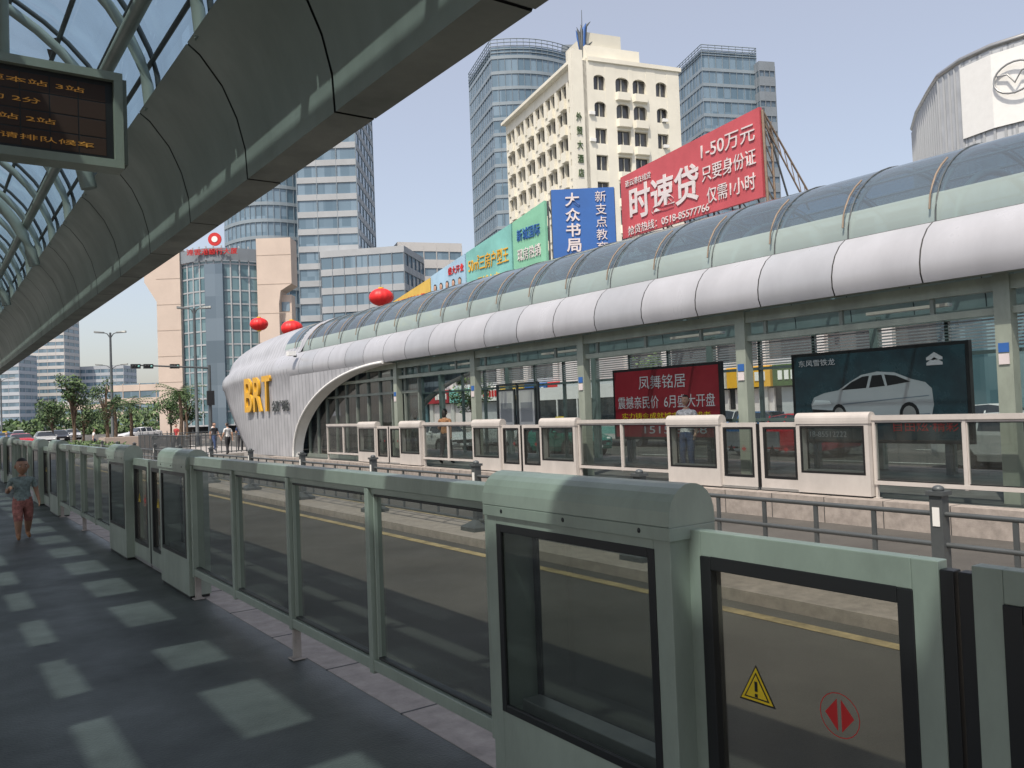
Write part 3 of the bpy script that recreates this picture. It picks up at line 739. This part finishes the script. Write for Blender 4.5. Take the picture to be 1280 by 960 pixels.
palm(17.0,70,4.2); palm(13.6,78,3.4); palm(15.6,82,3.6)
for i,(x,y) in enumerate(((42,15),(42.3,43),(42,66))): tree(x,y,5.5,2.2,1300)
hb=MB('hedge')
for i in range(7000):
    x=6.2+3.2*random.random(); y=48+16*random.random(); zz=GZ+.05+.9*random.random()**.6*(.75+.25*math.sin(y*1.7+x))
    p=V((x,y,zz)); a=V((random.gauss(0,1),random.gauss(0,1),random.gauss(0,1))).normalized(); q=a.orthogonal().normalized(); s=.09
    hb.add([p-a*s,p+q*s*.6,p+a*s,p-q*s*.6],[(0,1,2,3)],random.choice(('leafA','leafB','leafB','leafC')))
hb.build()
k=MB('planter'); k.box(6.0,9.6,47.8,64.2,GZ-.01,GZ+.2,'granite'); k.box(10.5,13.5,64,66.5,GZ-.01,GZ+1.0,'tan2'); k.build()
dt=MB('distant_trees')
for i in range(9000):
    t=random.random(); x=-10+110*t; y=175+25*random.random(); hh=4.0+2.0*math.sin(x*.35)+1.2*math.sin(x*.9+1)
    p=V((x,y,GZ+hh*random.random())); a=V((random.gauss(0,1),random.gauss(0,1),random.gauss(0,1))).normalized(); q=a.orthogonal().normalized(); s=.55
    dt.add([p-a*s,p+q*s*.6,p+a*s,p-q*s*.6],[(0,1,2,3)],random.choice(('leafA','leafB','leafC')))
dt.build()

# ------------------------------------------------------------------ street lamps, signals, railings
def lamp(x,y,h,arm=1.3,ang=0):
    b=MB('street_lamp'); M=Matrix.Translation((x,y,GZ))@Matrix.Rotation(ang,4,'Z')
    b.tube([(0,0,0),(0,0,.9),(0,0,.95),(0,0,h)],[.18,.17,.13,.09],'darksteel',10,M)
    for s in (-1,1):
        b.tube([(0,0,h-.5),(s*arm*.5,0,h-.1),(s*arm,0,h)],[.05,.045,.04],'darksteel',6,M)
        b.loft([[(s*arm,yy,zz) for yy,zz in ((-.1,h-.06),(.1,h-.06),(.07,h+.07),(-.07,h+.07))],[(s*(arm+.8),yy,zz) for yy,zz in ((-.2,h+.0),(.2,h+.0),(.12,h+.16),(-.12,h+.16))]],'darksteel',M=M)
    b.build()
lamp(16.2,62,10,.35,-.4); lamp(13.9,80.8,10,.5,-.4); lamp(19,110,9,1,-.4); lamp(9.6,140,9,1,-.3); lamp(41,48,9.5,1.2); 
b=MB('traffic_light'); x,y=16.6,60
b.tube([(x,y,GZ),(x,y,5.4)],[.13,.1],'darksteel',8); b.tube([(x,y,5.2),(x-5,y+.5,5.45)],[.08,.05],'darksteel',6)
for t in (-4.7,-3.9,-2.2):
    b.box(x+t-.3,x+t+.3,y+.3,y+.55,5.2,5.5,'black')
    for q,m in ((-.18,'black'),(0,'black'),(.18,'bbcyan')): b.ell((x+t+q,y+.29,5.35),(.07,.03,.07),m,8,6)
b.box(x-.25,x+.25,y-.2,y-.05,2.6,3.6,'black'); b.build()
b=MB('pedestrian_railing')
for (x0,y0,x1,y1) in ((11.9,47,17,47.6),(12.1,60.5,17,60.8),(11.9,47,11.9,60)):
    n=int(math.hypot(x1-x0,y1-y0)/.28)
    for i in range(n+1):
        t=i/n; x=x0+(x1-x0)*t;y=y0+(y1-y0)*t; b.box(x-.02,x+.02,y-.02,y+.02,GZ,GZ+(1.35 if i%6==0 else 1.15),'darksteel')
    for zz in (GZ+.2,GZ+1.15): b.tube([(x0,y0,zz),(x1,y1,zz)],.03,'darksteel',6)
b.build()
for x,y,zz,r0 in ((27.2,54.3,9.9,.86),(23.3,69.2,9.4,.74),(21.9,58,7.9,.76)):
    P=empty('red_lantern'); b=MB('lantern_body')
    rings=[]
    for i in range(15):
        ph=math.pi*(.06+.88*i/14); rings.append([(x+r0*math.sin(ph)*(1+.025*math.cos(12*2*math.pi*q/48))*math.cos(2*math.pi*q/48),y+r0*math.sin(ph)*(1+.025*math.cos(12*2*math.pi*q/48))*math.sin(2*math.pi*q/48),zz+r0*.74*math.cos(ph)) for q in range(48)])
    b.loft(rings,'lantern',True,True,True)
    b.tube([(x,y,zz+r0*.70),(x,y,zz+r0*.82)],r0*.22,'yellow',12); b.tube([(x,y,zz-r0*.82),(x,y,zz-r0*.70)],r0*.22,'yellow',12)
    b.build(P); c=MB('tether'); c.tube([(x,y,GZ),(x,y,zz-r0*.8)],.03,'darksteel',6); c.build(P)

# ------------------------------------------------------------------ buildings
def W(d,l): return (.5773*d+.8165*l,.8165*d-.5773*l)
def tower(name,pts,z0,z1,fh,bh,gm,bm,fin=0,finm=None,out=.25,crown=0,fr=.09):
    P=empty(name); b=MB('glazing'); n=len(pts)
    cx=sum(p[0] for p in pts)/n; cy=sum(p[1] for p in pts)/n
    def off(o): 
        r=[]
        for p in pts:
            d=math.hypot(p[0]-cx,p[1]-cy); k=1+o/d; r.append((cx+(p[0]-cx)*k,cy+(p[1]-cy)*k))
        return r
    b.loft([[(*p,z0) for p in pts],[(*p,z1) for p in pts]],gm); b.build(P)
    w=MB('floor_bands'); zz=z0; q=off(out)
    while zz<z1+.1:
        w.loft([[(*p,zz) for p in q],[(*p,zz+bh) for p in q]],bm); zz+=fh
    if fin:
        q=off(out*.6)
        for i in range(n):
            a=V((*q[i],0)); c=V((*q[(i+1)%n],0)); ln=(c-a).length; m=max(1,int(ln/fin))
            for k in range(m):
                p=a+(c-a)*(k/m); w.box(p.x-fr,p.x+fr,p.y-fr,p.y+fr,z0,z1+crown,finm or bm)
    if crown:
        q=off(out*.2)
        w.loft([[(*p,z1) for p in q],[(*p,z1+crown*.55) for p in q]],gm)
        for zc in (.2,.4,.6,.8,1.0):
            q=off(out*.6+.05); zb=z1+crown*zc
            for i in range(n):
                w.tube([(*q[i],zb),(*q[(i+1)%n],zb)],.12,finm or bm,4)
    w.build(P); return P
def rect(c,ax,w,d):
    ax=V((ax[0],ax[1])).normalized(); pr=V((-ax.y,ax.x)); c=V(c)
    return [tuple(c+ax*(sx*w/2)+pr*(sy*d/2)) for sx,sy in ((-1,-1),(1,-1),(1,1),(-1,1))]
def arcpts(c,ax,w,d,bul,n=9):
    ax=V((ax[0],ax[1])).normalized(); pr=V((-ax.y,ax.x)); c=V(c); r=[]
    for i in range(n+1):
        t=-1+2*i/n; r.append(tuple(c+ax*(t*w/2)-pr*(d/2+bul*(1-t*t))))
    r+=[tuple(c+ax*(w/2)+pr*d/2),tuple(c-ax*(w/2)+pr*d/2)]
    return r
RD=(.8165,-.5773)
tower('glass_tower',arcpts(W(205,4.6),(.95,-.30),20,20,2.6,14),GZ,83,3.6,.75,'fgA','band_haze',1.6,'band_haze',crown=4,fr=.05)
tower('glass_tower',rect(W(205,52),(.93,-.37),14,18),GZ,82,3.6,.75,'fgA','band_haze',1.6,'band_haze',crown=3,fr=.05)
tower('glass_tower',rect(W(203,61.2),(.93,-.37),4,14),GZ,80,3.6,2.2,'fgB','stoned',1.2)
tower('glass_tower',rect(W(206,17.5),RD,5,16),GZ,86,3.6,1.6,'fgB','stoned',1.3)
P=tower('office_tower',rect(W(180,-36),RD,12,22),GZ,78,3.5,1.2,'fgA','stone',3.2,'band_haze')
P=tower('office_tower',arcpts(W(186,-50),RD,19,18,6,16),GZ,64,3.5,.7,'fgA','band_haze',1.8,'band_haze',fr=.05)
tower('office_block',rect(W(172,-27.5),(.7,-.7),17,14),GZ,33,3.7,1.3,'fgA','stone',2.4,'stoned')
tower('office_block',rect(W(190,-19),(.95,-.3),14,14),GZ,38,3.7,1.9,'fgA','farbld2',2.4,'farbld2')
P=empty('stone_office_building'); c0=W(130,-43.2); ax=V((.8165,-.5773,0)); M=frame((c0[0],c0[1],GZ),ax,(.5773,.8165,0))
b=MB('walls',M)
HT=28
w1=[(-9.8,0),(-6.2,0),(-6.2,HT),(-11.6,HT),(-11.6,HT-5),(-9.8,HT-8)]
b.loft([[(x,-4,z_) for x,z_ in w1],[(x,6,z_) for x,z_ in w1]],'tan')
w2=[(5.4,0),(8.6,0),(8.6,HT-9),(8.9,HT-7),(10.6,HT-6),(10.6,HT+1),(5.4,HT+1)]
b.loft([[(x,-4,z_) for x,z_ in w2],[(x,-.5,z_) for x,z_ in w2]],'tan')
b.box(8.6,10.2,-2.8,-.6,0,HT-7.5,'tan')
for k in range(1,7): b.box(5.4,10.6,-4.03,-4.0,k*4.4,k*4.4+.08,'tan2'); b.box(-9.8,-6.2,-4.03,-4.0,k*3.9,k*3.9+.08,'tan2')
for zz in range(3,20,3): b.box(8.7,9.9,-2.86,-2.8,zz,zz+1.4,'fgA')
b.box(-6.2,5.4,0,6,0,HT-1,'stoned'); b.build(P)
b=MB('curtain_wall',M)
pts=[(-6.2+11.6*i/10,-3.2-2.6*math.sin(math.pi*i/10)) for i in range(11)]
b.loft([[(x,y,1) for x,y in pts],[(x,y,HT-2.5) for x,y in pts]],'fgC',False,False)
for zz in range(1,26,2):
    b.loft([[(x,y-.08,zz) for x,y in pts],[(x,y-.08,zz+.22) for x,y in pts]],'stone',False,False)
for x,y in pts: b.box(x-.09,x+.09,y-.16,y,1,HT-.2,'stone')
b.box(-1.7,1.0,-6.3,-5.0,0,HT-3,'fgB')
b.loft([[(x,y-.5,HT-2.4) for x,y in pts],[(x,y-.5,HT-.6) for x,y in pts]],'stoned',False,False); b.build(P)
b=MB('roof_sign',M)
b.tube([(-.4,-5.2,HT+.9),(-.4,-5.0,HT+.9)],1.0,'red',20); b.tube([(-.4,-5.25,HT+.9),(-.4,-5.2,HT+.9)],.45,'white',20); b.build(P)
text('roof_letters','連雲港銀行大厦',1.3,'red',M@frame((-.4,-6.4,HT-1.2),(1,0,0),(0,0,1)),P,ext=.1,w=7.5,h=.9)

P=empty('hotel_building'); M=frame((65.5,76.2,GZ),(.971,-.24,0),(.24,.971,0))
b=MB('walls',M); NF=13; FH=3.28; TOP=NF*FH+1
b.box(.5,13.6,.5,24.6,0,TOP,'fgD')
xs=[(0,1.9),(3.5,4.9),(6.8,7.3),(9.2,10.6),(12.2,14.0)]
for a,c in xs: b.box(a,c,0,.5,0,TOP,'cream')
for f in range(NF+1):
    z0=f*FH-.55; z1=f*FH+.85
    for i in range(4):
        a=xs[i][1]; c=xs[i+1][0]; b.box(a,c,.03,.5,max(0,z0),min(TOP,z1) if f<NF else TOP,'cream')
        if f<NF:
            b.box((a+c)/2-.03,(a+c)/2+.03,.3,.46,z1,z1+1.7,'cream2')
        if i in (1,2) and 0<f<NF:
            b.loft([[(x,y,zz) for x,y in ((a-.1,.02),(a+.1,-.45),(c-.1,-.45),(c+.1,.02))] for zz in (z0+.35,z1-.1)],'cream')
    if 0<f<NF and f%3: 
        for xx in (1.1,11.3): b.box(xx,xx+.7,-.3,0,z1+.1,z1+.5,'white')
for i in range(4):
    a=xs[i][1]; c=xs[i+1][0]; m_=(a+c)/2; r0=(c-a)/2
    for f in range(NF-2,NF):
        zt=f*FH+2.73
        for k in range(6):
            t0=math.pi*k/6;t1=math.pi*(k+1)/6
            b.add([(m_+r0*math.cos(t0),.02,zt-r0*.7*(1-math.sin(t0))),(m_+r0*math.cos(t1),.02,zt-r0*.7*(1-math.sin(t1))),(m_+r0*math.cos(t1),.02,zt+.02),(m_+r0*math.cos(t0),.02,zt+.02)],[(0,1,2,3)],'cream')
ny=7; sp=24.6/ny
for i in range(ny+1):
    y=i*sp; b.box(0,1.0,max(0,y-.28),min(24.6,y+.28),0,TOP,'cream')
for f in range(NF+1):
    for i in range(ny):
        ya=i*sp+.28; yb=(i+1)*sp-.28; z0=f*FH-.4; z1=f*FH+.55
        if f==NF: z1=TOP
        b.box(.03,1.0,ya,yb,max(0,z0),z1,'cream')
        if 0<f<NF:
            b.box(-.35,.05,ya+.1,ya+1.5,z0,z1+.35,'cream')
            b.box(.1,.5,ya+1.5,ya+1.62,z1,z0+FH,'cream')
            b.box(-.1,.05,yb-.6,yb,z1-.1,z0+FH-.9,'cream')
b.box(-1.0,.5,-.05,.9,0,TOP+1.2,'cream')
b.box(1.2,14.3,-.2,24.8,TOP,TOP+.5,'cream'); b.box(-.7,1.2,.9,24.8,TOP,TOP+.4,'cream')
b.box(1.5,9,1,9,TOP+.5,TOP+2.4,'cream'); b.box(2.2,7,2,8,TOP+2.4,TOP+4.5,'cream2'); b.build(P)
b=MB('roof_sculpture',M)
for i in range(9):
    a=i*.7; b.tube([(1.6,2,TOP+1.2),(1.6+.5*math.cos(a),2+.5*math.sin(a),TOP+2.6+.3*i),(1.9+1.1*math.cos(a),2+.3*math.sin(a),TOP+3.4+.3*i)],[.3,.2,.03],'bbblue' if i%3==1 else 'darksteel',5)
b.tube([(1.6,2,TOP+3),(1.7,2,TOP+7.2)],[.08,.03],'darksteel',5)
b.build(P)
for i,ch in enumerate('外贸大酒店'): text('hotel_letter',ch,1.2,'leafA',M@frame((-.3,-.12,TOP-7-1.7*i),(1,0,0),(0,0,1)),P,ext=.05,w=.75,h=1.0)
P=empty('shopping_building'); b=MB('walls')
b.box(46.9,62,5,95,GZ,12.4,'fgD')
y=5
while y<=95:
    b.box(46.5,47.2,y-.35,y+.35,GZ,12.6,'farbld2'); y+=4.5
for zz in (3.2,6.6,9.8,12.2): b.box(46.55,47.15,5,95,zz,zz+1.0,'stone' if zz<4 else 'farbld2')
b.box(46.7,62,4.8,95.2,12.4,12.5,'stone'); b.build(P)
b=MB('shop_signs'); cs=['red','bbblue','bbyellow','white','bbcyan','boardred','leafA','orange','white','bbblue','red']
y=5.5; i=0
while y<94:
    w_=3.2+((i*37)%17)/6; b.box(46.1,46.5,y,y+w_-.2,2.4,3.8,cs[i%11])
    for k in range(5): b.box(46.04,46.1,y+.4+k*.5,y+.72+k*.5,2.8,3.4,'white' if cs[i%11]!='white' else 'red')
    b.box(46.7,46.88,y+.2,y+w_-.4,GZ+.2,2.3,('offwhite','fgC','stone','offwhite')[i%4])
    y+=w_; i+=1
b.build(P)
def billboard(name,p0,p1,z0,z1a,z1b,mat,back=3):
    P=empty(name); a=V((*p0,0)); c=V((*p1,0)); d=(c-a).normalized(); nrm=V((d.y,-d.x,0))
    if nrm.dot(a)<0: nrm=-nrm
    b=MB('panel')
    q=[(a.x,a.y,z0),(c.x,c.y,z0),(c.x,c.y,z1b),(a.x,a.y,z1a)]; q2=[tuple(V(p)+nrm*.25) for p in q]
    b.loft([q,q2],mat)
    e=MB('frame')
    n=max(1,int((c-a).length/2.2))
    for i in range(n+1):
        t=i/n; p=a+(c-a)*t+nrm*.4; zt=z1a+(z1b-z1a)*t
        e.tube([(p.x,p.y,12.3),(p.x,p.y,zt)],.08,'darksteel',6); r_=p+nrm*back
        e.tube([(r_.x,r_.y,12.3),(p.x,p.y,zt-.4)],.07,'darksteel',6); e.tube([(r_.x,r_.y,12.3),(p.x,p.y,z0+.5)],.05,'darksteel',6)
    e.build(P); b.build(P)
    return P,a,c,d
P,a,c,d=billboard('red_billboard',(45.9,48.9),(45.0,34.6),14.7,19.6,20.6,'bbred')
def bt(s,t,z,w,h,mat,P,a,c,bold=0):
    p=a+(c-a)*t; n_=(c-a).normalized(); nn=V((-n_.y,n_.x,0)); 
    if nn.dot(p)>0: nn=-nn
    p=p+nn*.06
    text('lettering',s,1,mat,frame((p.x,p.y,z),n_,(0,0,1)),P,ext=.03,w=w,h=h,bold=bold)
bt('时速贷',.34,17.2,7.6,2.7,'offwhite',P,a,c,.02); bt('1-50万元',.80,19.1,4.9,1.1,'offwhite',P,a,c); bt('只要身份证',.80,17.5,4.9,1.1,'offwhite',P,a,c); bt('仅需1小时',.81,15.9,4.4,1.1,'offwhite',P,a,c)
bt('抢贷热线：0518-85577766',.36,15.15,8.8,.7,'offwhite',P,a,c); bt('连云港在线贷',.15,18.9,3,.5,'offwhite',P,a,c)
e=MB('lattice')
T0=V((45.2,34.5,20.4)); T1=V((49.5,34.2,15.2)); B0=V((45.2,34.4,14.2))
e.tube([T0,T1],.07,'ribbrown',6); e.tube([T0-V((0,0,.7)),T1-V((.2,0,1))],.06,'ribbrown',6)
for i in range(7):
    t=i/7; e.tube([T0.lerp(T1,t),(T0-V((0,0,.7))).lerp(T1-V((.2,0,1)),t+.12)],.035,'ribbrown',4)
e.tube([T0,B0],.1,'ribbrown',6); e.tube([T0+V((.9,.1,-.6)),B0+V((.9,.1,0))],.08,'ribbrown',6)
for i in range(6): e.tube([T0.lerp(B0,i/6),(T0+V((.9,.1,-.6))).lerp(B0+V((.9,.1,0)),(i+1)/6)],.05,'ribbrown',4)
e.build(P)
P,a,c,d=billboard('blue_sign',(40.8,51.4),(44.7,48.4),13.2,18.6,18.6,'bbblue',1.5)
for i,ch in enumerate('大众书局'): bt(ch,.33,17.75-1.2*i,1.15,1.05,'offwhite',P,a,c,.02)
for i,ch in enumerate('新支点教育'): bt(ch,.78,17.9-1.0*i,.85,.85,'offwhite',P,a,c)
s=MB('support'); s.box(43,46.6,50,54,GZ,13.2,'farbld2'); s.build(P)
P,a,c,d=billboard('green_billboard',(44.75,62.3),(44.6,57.2),12.0,18.6,19.5,'bbgreen')
bt('新城国际',.5,17.2,3.6,1.1,'bbblue',P,a,c); bt('现房热销',.5,15.4,3.6,1.1,'offwhite',P,a,c); bt('8588 6666',.5,13.8,3.4,.7,'red',P,a,c)
P,a,c,d=billboard('cyan_billboard',(45.0,70.8),(44.8,62.6),12.0,17.3,18.6,'bbcyan')
bt('50㎡三房户型王',.5,15.9,7.2,1.5,'orange',P,a,c); bt('震撼上市',.5,14.0,4,1.0,'bbyellow',P,a,c)
P,a,c,d=billboard('picture_billboard',(45.3,78.5),(45.05,71.1),11.8,16.1,17.3,'bbsky')
b=MB('picture')
for k in range(5):
    b.ell((45.02+.03*k,72.2+k*1.3,13.2),(.05,.42,1.0),('white','red','bbblue','white','cdark')[k],10,6); b.ell((45.0+.03*k,72.2+k*1.3,14.6),(.05,.28,.36),'skinB',10,6); b.ell((45.03+.03*k,72.2+k*1.3,14.8),(.05,.3,.3),'hair',10,6)
b.build(P); bt('盛大开业',.75,16.0,3.2,.8,'red',P,a,c)
P,a,c,d=billboard('yellow_billboard',(45.6,88),(45.35,78.8),11.4,14.6,16.0,'bbyellow')
bt('家居建材广场',.5,13.9,7,1.4,'red',P,a,c)
P=empty('curved_showroom_building'); pts=[(48.9,26.6),(46.2,24.8),(43.8,22.9),(42.0,21.4),(41.0,19.8),(40.6,18.2),(40.8,16.4),(41.6,14.6),(43.2,12.9),(46,11.4),(52,9.5),(62,8)]
b=MB('wall'); b.loft([[(x,y,7) for x,y in pts],[(x,y,17.4) for x,y in pts]],'corr',False,False,False)
inn=[(x+.5,y-.1) for x,y in pts]
b.loft([[(x,y,17.4) for x,y in pts],[(x,y,17.45) for x,y in inn],[(x,y,12) for x,y in inn]],'panel_white2',False,False)
for i in range(len(pts)-1):
    a=V(pts[i]);c=V(pts[i+1]); m=max(1,int((c-a).length/.45))
    for k in range(m):
        p=a+(c-a)*k/m; b.box(p.x-.05,p.x+.05,p.y-.05,p.y+.05,7,17.2,'stone')
b.tube([(x,y,17.42) for x,y in pts],.13,'steel',6)
b.loft([[(x+.8,y,GZ) for x,y in pts[:-1]]+[(62,26,GZ)],[(x+.8,y,12.9) for x,y in pts[:-1]]+[(62,26,12.9)]],'fgC'); b.build(P)
b=MB('emblem_panel')
q=pts[4:8]; b.loft([[(x-.12,y-.02,13.6) for x,y in q],[(x-.12,y-.02,17.0) for x,y in q]],'white',False,False)
Me=frame((40.42,17.15,15.6),(.0,-1,0),(0,0,1))
b.tube([(math.cos(t*.3142)*.9,math.sin(t*.3142)*.7,.05) for t in range(21)],.05,'steel',6,Me); b.tube([(-.75,.25,.05),(-.3,.2,.05),(0,-.25,.05),(.3,.2,.05),(.75,.25,.05)],.045,'steel',6,Me)
b.build(P)
def block(d,l,w,h,dep=14,bm='farbld',fh=3.2):
    tower('apartment_building',rect(W(d,l),RD,w,dep),GZ,h,fh,1.5,'fgA',bm,3.6,bm,out=.2)
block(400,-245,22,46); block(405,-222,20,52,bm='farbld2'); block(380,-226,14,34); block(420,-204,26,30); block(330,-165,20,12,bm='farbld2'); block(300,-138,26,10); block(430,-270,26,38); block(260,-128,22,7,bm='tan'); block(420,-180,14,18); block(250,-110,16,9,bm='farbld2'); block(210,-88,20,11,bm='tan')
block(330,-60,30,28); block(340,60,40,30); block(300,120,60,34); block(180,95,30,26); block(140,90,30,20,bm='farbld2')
b=MB('hills')
n=60
R1=[];R0=[]
for i in range(n+1):
    a=-.4+2.4*i/n; x=1800*math.sin(a);y=1800*math.cos(a); hh=30+22*math.sin(a*5)+14*math.sin(a*13+1); R0.append((x,y,GZ-1)); R1.append((x*1.1,y*1.1,hh))
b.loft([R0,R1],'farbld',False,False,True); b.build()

# ------------------------------------------------------------------ light
to_sun=V((-.55,-.30,1)).normalized()
el=math.asin(to_sun.z); az=math.atan2(to_sun.x,to_sun.y)
w=bpy.data.worlds.new('World'); S.world=w; w.use_nodes=True; nt=w.node_tree
bg=nt.nodes['Background']; sk=nt.nodes.new('ShaderNodeTexSky'); sk.sky_type='NISHITA'; sk.sun_disc=False
sk.sun_elevation=el; sk.sun_rotation=az%(2*math.pi); sk.air_density=1.0; sk.dust_density=3.0; sk.ozone_density=1.5
ad=nt.nodes.new('ShaderNodeVectorMath'); ad.operation='ADD'; ad.inputs[1].default_value=(2.2,2.0,1.85)
nt.links.new(sk.outputs[0],ad.inputs[0]); nt.links.new(ad.outputs[0],bg.inputs[0]); bg.inputs[1].default_value=.135
sd=bpy.data.lights.new('sun','SUN'); sd.energy=4.3; sd.angle=math.radians(.6); sd.color=(1,.91,.78)
so=bpy.data.objects.new('sun',sd); COL.objects.link(so); so.rotation_euler=(-to_sun).to_track_quat('-Z','Y').to_euler(); so.location=(-20,-10,40)
# ------------------------------------------------------------------ camera
yaw=math.radians(35.26); p=math.radians(1.64); ro=.038
F=V((math.sin(yaw)*math.cos(p),math.cos(yaw)*math.cos(p),math.sin(p))); Rw=V((math.cos(yaw),-math.sin(yaw),0)); U0=Rw.cross(F)
Rc=(Rw*math.cos(ro)-U0*math.sin(ro)); Uc=(U0*math.cos(ro)+Rw*math.sin(ro))
cd=bpy.data.cameras.new('camera'); cd.sensor_width=36; cd.lens=29.53; cd.clip_end=6000; cd.clip_start=.05
co=bpy.data.objects.new('camera',cd); COL.objects.link(co)
co.matrix_world=Matrix(((Rc.x,Uc.x,-F.x,0),(Rc.y,Uc.y,-F.y,0),(Rc.z,Uc.z,-F.z,1.6),(0,0,0,1)))
S.camera=co
S.view_settings.view_transform='Standard'; S.view_settings.look='None'; S.view_settings.exposure=0
